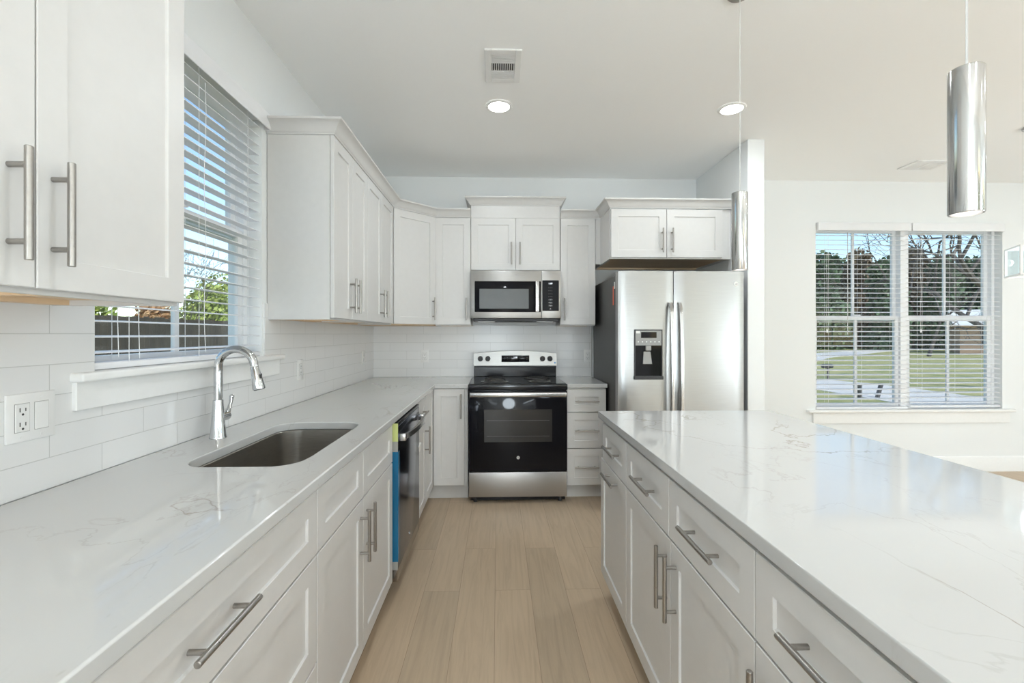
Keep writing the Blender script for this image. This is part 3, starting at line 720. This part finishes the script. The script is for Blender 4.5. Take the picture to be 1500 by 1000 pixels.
# dispenser unit
dx0, dx1, dz0, dz1 = .112, .316, .985, 1.336
b = MB()
def fr(i, y, j=0): return [(dx0+i, y, dz0+i), (dx1-i, y, dz0+i), (dx1-i, y, dz1-i), (dx0+i, y, dz1-i)]
b.loops([fr(0, -.004), fr(0, -.0135), fr(.003, -.015), fr(.008, -.015), fr(.009, -.0095)])
ds = b.build('dispenser', M['black_plastic'], dl_)
MB().box(dx0+.008, dx1-.008, -.0155, -.0090, 1.222, dz1-.008, .001).build('dispenser_controls', M['grey_plastic'], ds)
MB().box(dx0+.048, dx0+.16, -.0165, -.0150, 1.276, 1.318, .001).build('dispenser_display', M['black_glass'], ds)
MB().box(dx0+.012, dx0+.040, -.0166, -.0151, 1.308, 1.326).build('sticker', M['paper'], ds)
for k in range(6): MB().cyl((dx0+.028+k*.030, -.0168, 1.248), (dx0+.028+k*.030, -.0150, 1.248), .005, seg=10).build('dispenser_button', M['gloss_white_txt'], ds)
MB().box(dx0+.010, dx1-.010, -.0115, -.0090, dz0+.020, 1.221).build('dispenser_recess', M['black_glass'], ds)
b = MB().box(dx0+.080, dx0+.118, -.028, -.010, 1.185, 1.220, .003).loops([[(dx0+.060, -.014, 1.09), (dx0+.125, -.014, 1.09), (dx0+.115, -.014, 1.178), (dx0+.066, -.014, 1.178)], [(dx0+.060, -.022, 1.09), (dx0+.125, -.022, 1.09), (dx0+.115, -.018, 1.178), (dx0+.066, -.018, 1.178)]])
b.build('dispenser_paddle', M['grey_plastic'], ds)
MB().box(dx0-.004, dx1+.004, -.026, -.010, dz0-.006, dz0+.018, .003).build('drip_tray', M['black_plastic'], ds)
for x, nm, par in ((.372, 'handle', dl_), (.440, 'handle', dr_)):
    L = []
    for i in range(25):
        t = i/24; z = .46+(1.53-.46)*t; y = -.022-.040*math.sin(PI*t)**.6
        if i in (0, 24): y = -.008
        L.append([(x-.0135, y+.006, z), (x-.0115, y-.008, z), (x, y-.013, z), (x+.0115, y-.008, z), (x+.0135, y+.006, z)])
    MB().loops(L).build('handle', M['steel_bright'], par, ang=50)
em = MB().cyl((.855, -.006, 1.665), (.855, .002, 1.665), .017, seg=28).build('emblem', M['steel_bright'], dr_)
text('emblem_lettering', 'GE', .015, (.855, -.0063, 1.665), M['grey_plastic'], em, shear=.2)
MB().box(.0018, .0029, .14, .165, 1.52, 1.66).build('sticker', M['orange'], r)
MB().box(.0016, .0029, .100, .128, 1.64, 1.69).build('sticker', M['paper'], r)

# ------------------------------------------------------------------ outlets and switch
def plate(label, loc, rz, kinds, w=None, z=1.105, hh=.114):
    """local x along wall, -y out of the wall"""
    n = len(kinds); w = .070+.046*(n-1)
    r = thing('wall_outlet' if kinds[0] == 'o' else 'light_switch', label, 'outlet' if kinds[0] == 'o' else 'switch', (loc[0], loc[1], z), rz)
    MB().box(-w/2, w/2, -.006, -.0003, -hh/2, hh/2, .002, 2).build('cover_plate', M['white_plastic'], r)
    for i, k in enumerate(kinds):
        x = -.023*(n-1)+.046*i
        o = MB().box(x-.0165, x+.0165, -.0078, -.0058, -.033, .033, .001).build('receptacle' if k == 'o' else 'rocker', M['white_plastic'], r)
        b = MB(); b.box(x-.0175, x+.0175, -.0063, -.0059, -.034, .034); b.build('gap', M['grey_plastic'], r)
        if k == 'o':
            b = MB()
            for zz in (.014, -.020):
                b.box(x-.0075, x-.0055, -.0082, -.0070, zz, zz+.010).box(x+.0055, x+.0075, -.0082, -.0070, zz+.001, zz+.009).cyl((x, -.0082, zz-.006), (x, -.0070, zz-.006), .0028, seg=10)
            b.build('slots', M['slot'], o)
        b = MB()
        for zz in (.047, -.047): b.cyl((x, -.0066, zz), (x, -.0058, zz), .0032, seg=12)
        b.build('screw', M['white_plastic'], r)
    return r
TX = XL+.009
plate('double wall plate with outlet and rocker switch under the nearest wall cabinet', (TX, 1.135), PI/2, 'os', z=1.105)
plate('white wall outlet between the sink window and the corner, on the left tile', (TX, 2.632), PI/2, 'o', z=1.100)
plate('white wall outlet near the corner on the window-side tile', (TX, 3.85), PI/2, 'o', z=1.108)
plate('white wall outlet on the tile left of the range', (-.668, YB-.009), 0, 'o', z=1.103)
plate('white wall outlet on the tile right of the range', (.826, YB-.009), 0, 'o', z=1.103)

# ------------------------------------------------------------------ ceiling lights and vents
def downlight(x, y, label, group):
    r = thing('recessed_light', label, 'ceiling light', (x, y, ZC), 0, group)
    MB().lathe([(.066, -.001), (.066, -.008), (.070, -.010), (.082, -.007), (.086, -.001)], (0, 0, 0), 40, cap0=False, cap1=False).build('trim_ring', M['trim'], r)
    MB().lathe([(.066, -.001), (.0655, -.0075), (.001, -.0085)], (0, 0, 0), 36).build('diffuser', M['lamp'], r)
    L_ = bpy.data.lights.new('lamp_bulb', 'AREA'); L_.shape = 'DISK'; L_.size = .13; L_.energy = LAMP; L_.color = (.87, .95, 1)
    o = bpy.data.objects.new('lamp_bulb', L_); C.objects.link(o); o.parent = r; o.location = (0, 0, -.014)
downlight(.006, 2.875, 'round recessed ceiling light in front of the air vent, left of the two', None)
downlight(1.492, 2.862, 'round recessed ceiling light beyond the pendants, right of the two', None)
GO = 'added recessed fill lights out of view'
for x, y in ((.006, .9), (1.49, -1.0), (.006, -1.0), (3.6, .9), (5.2, .9), (3.4, -.8), (5.6, 2.8)):  # out-of-view downlights, added to light the room
    downlight(x, y, 'round recessed fill light added out of view to brighten the room', GO)
def globe(x, y, zc=2.15):  # added glowing globe, unseen, lights ceiling and cabinet fronts
    r = thing('fill_globe', 'glowing white globe added out of view as a fill light', 'pendant light', (x, y, ZC), 0, 'added fill globes out of view')
    MB().lathe([(.065, -.0005), (.065, -.016), (.012, -.024)], (0, 0, 0), 28).cyl((0, 0, -.02), (0, 0, zc-ZC+.175), .006, seg=10).lathe([(.03, zc-ZC+.182), (.05, zc-ZC+.168)], (0, 0, 0), 24).build('stem', M['nickel'], r)
    o = MB().sphere((0, 0, zc-ZC), .18, 32, 20).build('glow_globe', M['globe'], r)
M['globe'] = mat('fill_globe_glow', (.9, .9, .9), .3, emit=(.81, .92, 1), es=FILL_GLOBE/(PI*4*PI*.18**2))
for x, y in ((5.4, -.2),): globe(x, y)

def fill_lamp(x, y, m_, zc=1.0):  # invented glowing sphere out of view, lifts the ceiling and walls
    r = thing('fill_lamp', 'added fill light, a glowing white sphere on a pole out of view', 'lamp', (x, y, 0), 0, 'added fill lights out of view')
    MB().lathe([(.15, 0), (.15, .012), (.14, .02), (.012, .028)], (0, 0, 0), 32).build('base', M['nickel'], r)
    MB().cyl((0, 0, .02), (0, 0, zc-.33), .010, seg=12).build('pole', M['nickel'], r)
    MB().sphere((0, 0, zc), .36, 40, 24).build('glow_sphere', m_, r)
for x, y, pw in ((-.10, -3.3, 1.25), (1.72, -1.9, .45), (4.5, .3, .36), (5.6, -2.6, 1.0)):
    fill_lamp(x, y, mat('fill_lamp_glow', (.9, .9, .9), .3, emit=(.81, .92, 1), es=pw*FILL_LAMP/(PI*4*PI*.36**2)))

r = thing('air_vent', 'white square ceiling air vent with dark louvres above the aisle', 'air vent', (.026, 2.445, ZC))
b = MB()
b.box(-.096, -.062, -.150, .150, -.010, -.0005, .003).box(.062, .096, -.150, .150, -.010, -.0005, .003).box(-.062, .062, -.150, -.112, -.010, -.0005, .002).box(-.062, .062, .112, .150, -.010, -.0005, .002)
b.box(-.062, .062, -.047, -.037, -.010, -.0005).box(-.062, .062, .037, .047, -.010, -.0005)
b.build('frame', M['trim'], r)
MB().box(-.062, .062, -.112, .112, -.0022, -.0008).build('duct_opening', M['vent_dark'], r)
b = MB()
for k in range(6):
    for s_, y0 in ((-1, -.108), (-1, .052)):
        y = y0+.0105*k; b.box(-.062, .062, y, y+.0036, -.010, -.003, rot=Matrix.Rotation(.5*s_, 4, 'X'), at=(0, y, -.006))
for k in range(11):
    x = -.058+.0115*k; b.box(x, x+.0028, -.037, .037, -.010, -.003, rot=Matrix.Rotation(.35, 4, 'Y'), at=(x, 0, -.006))
b.build('louvres', M['trim'], r)
r = thing('air_vent', 'white ceiling air vent over the dining side near the window', 'air vent', (3.62, 3.76, ZC))
b = MB().box(-.15, -.115, -.10, .10, -.010, -.0005, .003).box(.115, .15, -.10, .10, -.010, -.0005, .003).box(-.115, .115, -.10, -.065, -.010, -.0005).box(-.115, .115, .065, .10, -.010, -.0005).box(-.01, .01, -.065, .065, -.010, -.0005)
b.build('frame', M['trim'], r)
MB().box(-.115, .115, -.065, .065, -.0022, -.0008).build('duct_opening', M['vent_dark'], r)
b = MB()
for k in range(9):
    y = -.062+.0143*k; b.box(-.115, .115, y, y+.0055, -.010, -.003, rot=Matrix.Rotation(.6, 4, 'X'), at=(0, y, -.006))
b.build('louvres', M['trim'], r)

# ------------------------------------------------------------------ pendants
def pendant(x, y, label):
    r = thing('pendant_light', label, 'pendant light', (x, y, ZC), 0, 'chrome pendants over the island')
    MB().lathe([(.050, -.0005), (.050, -.010), (.044, -.016), (.010, -.018), (.004, -.024)], (0, 0, 0), 36).build('canopy', M['nickel'], r)
    MB().cyl((0, 0, -.842), (0, 0, -.02), .0013, seg=8).cyl((.0032, 0, -.842), (.0032, 0, -.02), .0009, seg=6).build('cord', M['cord'], r)
    zt, zb, R_ = -.846, -1.171, .0315
    MB().lathe([(.004, zt+.006), (.005, zt), (R_-.002, zt), (R_, zt-.002), (R_, zb+.002), (R_-.001, zb), (R_-.0025, zb), (R_-.0025, zb+.03)], (0, 0, 0), 48, cap1=False).build('shade', M['chrome_sh'], r)
    MB().lathe([(R_-.003, zb+.012), (.001, zb+.010)], (0, 0, 0), 32).build('diffuser', M['lamp_soft'], r)
    L_ = bpy.data.lights.new('pendant_bulb', 'AREA'); L_.shape = 'DISK'; L_.size = .05; L_.energy = 1.2; L_.color = (.95, .97, 1)
    o = bpy.data.objects.new('pendant_bulb', L_); C.objects.link(o); o.parent = r; o.location = (0, 0, zb-.003)
M['chrome_sh'] = mat('polished_nickel_shade', (.50, .495, .485), .13, 1)
pendant(1.016, 1.885, 'chrome cylinder pendant light hanging in front of the refrigerator, farther one')
pendant(1.050, .990, 'chrome cylinder pendant light at upper right, nearer one')
# dining lantern
r = thing('lantern_chandelier', 'small white framed glass lantern light at the right edge of the photo', 'chandelier', (3.72, 3.04, ZC), math.radians(-30))
zt, zb, h = -.828, -1.035, .110; b = MB(); q = .007
for sx in (-1, 1):
    for sy in (-1, 1): b.box(sx*h-q, sx*h+q, sy*h-q, sy*h+q, zb, zt, .001)
for z in (zb, zt-.012):
    for s_ in (-1, 1):
        b.box(-h, h, s_*h-q, s_*h+q, z, z+.012).box(s_*h-q, s_*h+q, -h, h, z, z+.012)
b.box(-h, h, -.006, .006, zt-.010, zt-.002).box(-.006, .006, -h, h, zt-.010, zt-.002).box(-h, h, -.012, .012, zb, zb+.006)
b.build('frame', M['trim'], r)
MB().cyl((0, 0, zt), (0, 0, -.02), .006, seg=12).build('stem', M['steel_bright'], r)
MB().lathe([(.065, -.0005), (.065, -.014), (.012, -.022)], (0, 0, 0), 32).build('canopy', M['steel_bright'], r)
b = MB()
for x, y in ((-.045, -.03), (.045, .03)): b.cyl((x, y, zb+.006), (x, y, zb+.10), .010, seg=14)
b.build('candle_sleeve', M['white_plastic'], r)
b = MB()
for x, y in ((-.045, -.03), (.045, .03)): b.sphere((x, y, zb+.125), .014, 14, 10, (1, 1, 1.7))
b.build('bulb', M['lamp_soft'], r)
for x, y in ((-.045, -.03), (.045, .03)):
    L_ = bpy.data.lights.new('lantern_bulb', 'POINT'); L_.shadow_soft_size = .025; L_.energy = 1.5; L_.color = (.87, .95, 1)
    o = bpy.data.objects.new('lantern_bulb', L_); C.objects.link(o); o.parent = r; o.location = (x, y, zb+.125)
b = MB()
for s_ in (-1, 1): b.box(-h+.008, h-.008, s_*h-.001, s_*h+.001, zb+.012, zt-.012).box(s_*h-.001, s_*h+.001, -h+.008, h-.008, zb+.012, zt-.012)
b.build('glass_panel', M['glass'], r)

# ------------------------------------------------------------------ outdoors
GZ = -.6
struct(MB().box(-60, 140, -60, 150, GZ-.2, GZ).build('ground', M['grass']), 'green and straw coloured lawn outside')
# concrete street crossing the lawn, nearer on the right
st = [(10.8, 5.5), (14.3, 5.5), (14.5, 15.5), (14.3, 17.2), (13.3, 18.9), (11.6, 30), (6, 50), (2, 50), (8, 30), (10.6, 18), (11.0, 14)]
struct(MB().poly_plate(st, [], GZ-.05, GZ+.012).build('street', M['concrete'], smooth=False), 'pale concrete street crossing the lawn')
st = [(12.2, 27), (21, 29.7), (26.5, 35.7), (42, 48), (70, 66), (68, 70), (30, 43.3), (10, 37)]
struct(MB().poly_plate(st, [], GZ-.05, GZ+.014).build('driveway', M['concrete'], smooth=False), 'pale driveway in the distance')

def foliage(b, c, rx, rz, n, sz, rnd):
    for _ in range(n):
        while True:
            v = Vector((rnd.uniform(-1, 1), rnd.uniform(-1, 1), rnd.uniform(-1, 1)))
            if .25 < v.length < 1: break
        nn = mnoise.noise(v*2.3+Vector(c)*.7)
        v = v*(1+.35*nn); p = Vector((c[0]+v.x*rx, c[1]+v.y*rx, c[2]+v.z*rz))
        a = Vector((rnd.gauss(0, 1), rnd.gauss(0, 1), rnd.gauss(0, 1))).normalized(); t = a.orthogonal().normalized(); u = a.cross(t); s_ = sz*rnd.uniform(.5, 1.3)
        vs = [b.b.verts.new(p+t*s_), b.b.verts.new(p+u*s_*.6), b.b.verts.new(p-t*s_), b.b.verts.new(p-u*s_*.6)]
        b.b.faces.new(vs)
def leafy(x, y, z, h, rad, m, label, group, seed, n=1500, sz=.28, name='leafy_tree', low=.12):
    rnd = random.Random(seed); r = thing(name, label, 'tree', (x, y, z), 0, group)
    b = MB().tube([(0, 0, 0), (.05*rad, 0, h*.3), (0, .05*rad, h*.6)], [h*.022, h*.017, h*.009], 8); b.build('trunk', M['bark'], r)
    b = MB()
    k = 7
    for i in range(k):
        t = i/(k-1); a = rnd.uniform(0, 2*PI); q = rad*.30*math.sin(PI*min(1, t+.15))
        foliage(b, (q*math.cos(a), q*math.sin(a), h*(low+.12+(.76-low)*t)), rad*(.80-.25*t), h*.17, n//k, sz, rnd)
    b.build('foliage', m, r, smooth=False)
def bare(x, y, z, h, label, seed, depth=6, group=None, spread=.55, lean=(0, 0), r0=.016, first=.28):
    rnd = random.Random(seed); r = thing('bare_tree', label, 'tree', (x, y, z), 0, group); b = MB()
    def grow(p, d, ln, rad, k):
        pts = [p]; n = 4; dd_ = d.copy()
        for i in range(n):
            dd_ = (dd_+Vector((rnd.gauss(0, .10), rnd.gauss(0, .10), rnd.gauss(0, .06)+.03))).normalized(); pts.append(pts[-1]+dd_*ln/n)
        b.tube(pts, [rad*(1-.45*i/n) for i in range(n+1)], 6 if k > 2 else 4, caps=False)
        if k == 0: return
        m_ = 3 if k > 2 else 3
        for j in range(m_):
            ax = dd_.orthogonal().normalized(); ax.rotate(Matrix.Rotation(rnd.uniform(0, 2*PI), 3, dd_))
            nd = (dd_*(1-spread*.4)+ax*spread*rnd.uniform(.7, 1.4)).normalized()
            q = pts[-1] if j < 2 else pts[2]
            grow(q, nd, ln*rnd.uniform(.62, .85), max(.006, rad*.56), k-1)
    grow(Vector((0, 0, 0)), Vector((lean[0], lean[1], 1)).normalized(), h*first, h*r0, depth)
    b.build('branches', M['bark'], r)
rnd = random.Random(3)
GT = 'trees beyond the lawn'
i = 0
for k in range(24):
    c_, w_ = divmod(k, 3); x = 35+c_*6.3+w_*2.1; y = 58-c_*1.6+w_*6.4; t = c_/7
    br = k in (7, 10, 12, 16, 20)
    leafy(x, y, GZ, (12.0-2.2*t+rnd.uniform(-.8, .8))*(1+.08*w_), 3.0, M['brownleaf'] if br else M['pine'], 'brown winter tree in the line beyond the dining window lawn' if br else 'dark evergreen tree in the line beyond the dining window lawn',
          GT+(' with brown foliage' if br else ' with dark needles'), 100+k, n=4200, sz=.36, low=-.02)
bare(18.2, 15.2, GZ, 12.5, 'big leafless tree whose branches fill the right half of the dining window', 11, depth=6, lean=(-.20, 0), spread=.75)
bare(37, 38, GZ, 11, 'smaller leafless tree farther back, seen in the left half of the dining window', 23, depth=6, spread=.6)
# distant house
r = thing('distant_house', 'low pale house with grey roof far across the lawn', 'house', (52, 42, GZ), math.radians(-40))
MB().box(-6, 6, -3.5, 3.5, 0, 2.7).build('wall', M['brick'], r)
MB().loops([[(x, -4.1, 2.7), (x, 4.1, 2.7), (x, 0, 4.4)] for x in (-6.5, 6.5)]).build('roof', M['siding'], r, smooth=False)
for x in (-4, -1.5, 1.5, 4): MB().box(x-.5, x+.5, -3.54, -3.49, .9, 2.1).build('window', M['slot'], r)
# mailbox, posts
r = thing('mailbox', 'black mailbox on a post by the street', 'mailbox', (13.77, 18.6, GZ))
MB().box(-.03, .03, -.03, .03, 0, .48).build('post', M['bark'], r)
MB().box(-.26, .20, -.09, .09, .48, .66, .06, 3).build('box', M['black_plastic'], r)
o = MB().box(-.045, .045, -.045, .045, 0, .42, .01).build('street_post', M['black_plastic'], loc=(10.74, 13.2, GZ)); tag(o, 'upright dark post beside the street', 'post')
b = MB().box(-.045, .045, -.045, .045, 0, .44, .01, rot=Matrix.Rotation(.28, 4, 'Y'), at=(0, 0, 0)); o = b.build('street_post', M['black_plastic'], loc=(11.36, 13.3, GZ)); tag(o, 'leaning dark post beside the street', 'post')
# fence and shrubs outside the sink window
r = thing('board_fence', 'dark weathered board fence outside the sink window', 'fence', (-7, 1, GZ), PI/2)
b = MB(); x = 0; rnd = random.Random(5)
while x < 19:
    b.box(x, x+.136, 0, .018, .04, 2.24+rnd.uniform(-.015, .015), .003); x += .142
b.build('boards', M['fence'], r)
for x in (0, 2.4, 4.8, 7.2, 9.6, 12, 14.4, 16.8, 19): MB().box(x, x+.09, .0185, .11, 0, 2.2).build('post', M['fence'], r)
GS = 'shrubs behind the board fence'
for k, (y, h, q, m_, lb) in enumerate(((8.6, 3.3, 1.6, 'leaf', 'yellow green tree behind the board fence, leftmost in the sink window'), (13.0, 3.4, 1.6, 'leaf', 'yellow green tree behind the board fence, left of the orange one'), (16.3, 3.0, .8, 'orangeleaf', 'orange autumn tree behind the board fence'),
                         (19.2, 3.7, 1.5, 'leaf', 'yellow green tree behind the board fence, right of the orange one'), (23.5, 4.8, 2.0, 'leaf', 'tallest yellow green tree behind the board fence'), (28, 4.6, 2.0, 'leaf', 'farthest yellow green tree behind the board fence'))):
    leafy(-12 if y < 20 else -14, y, GZ, h, q, M[m_], lb, None, 300+k, n=2600, sz=.13, low=.1)
bare(-9.4, 20.5, GZ, 7.2, 'thin leafless tree behind the board fence', 41, depth=5, r0=.007)
bare(-9.5, 14.2, GZ, 6.6, 'second thin leafless tree behind the board fence, nearer the house', 44, depth=5, r0=.006)
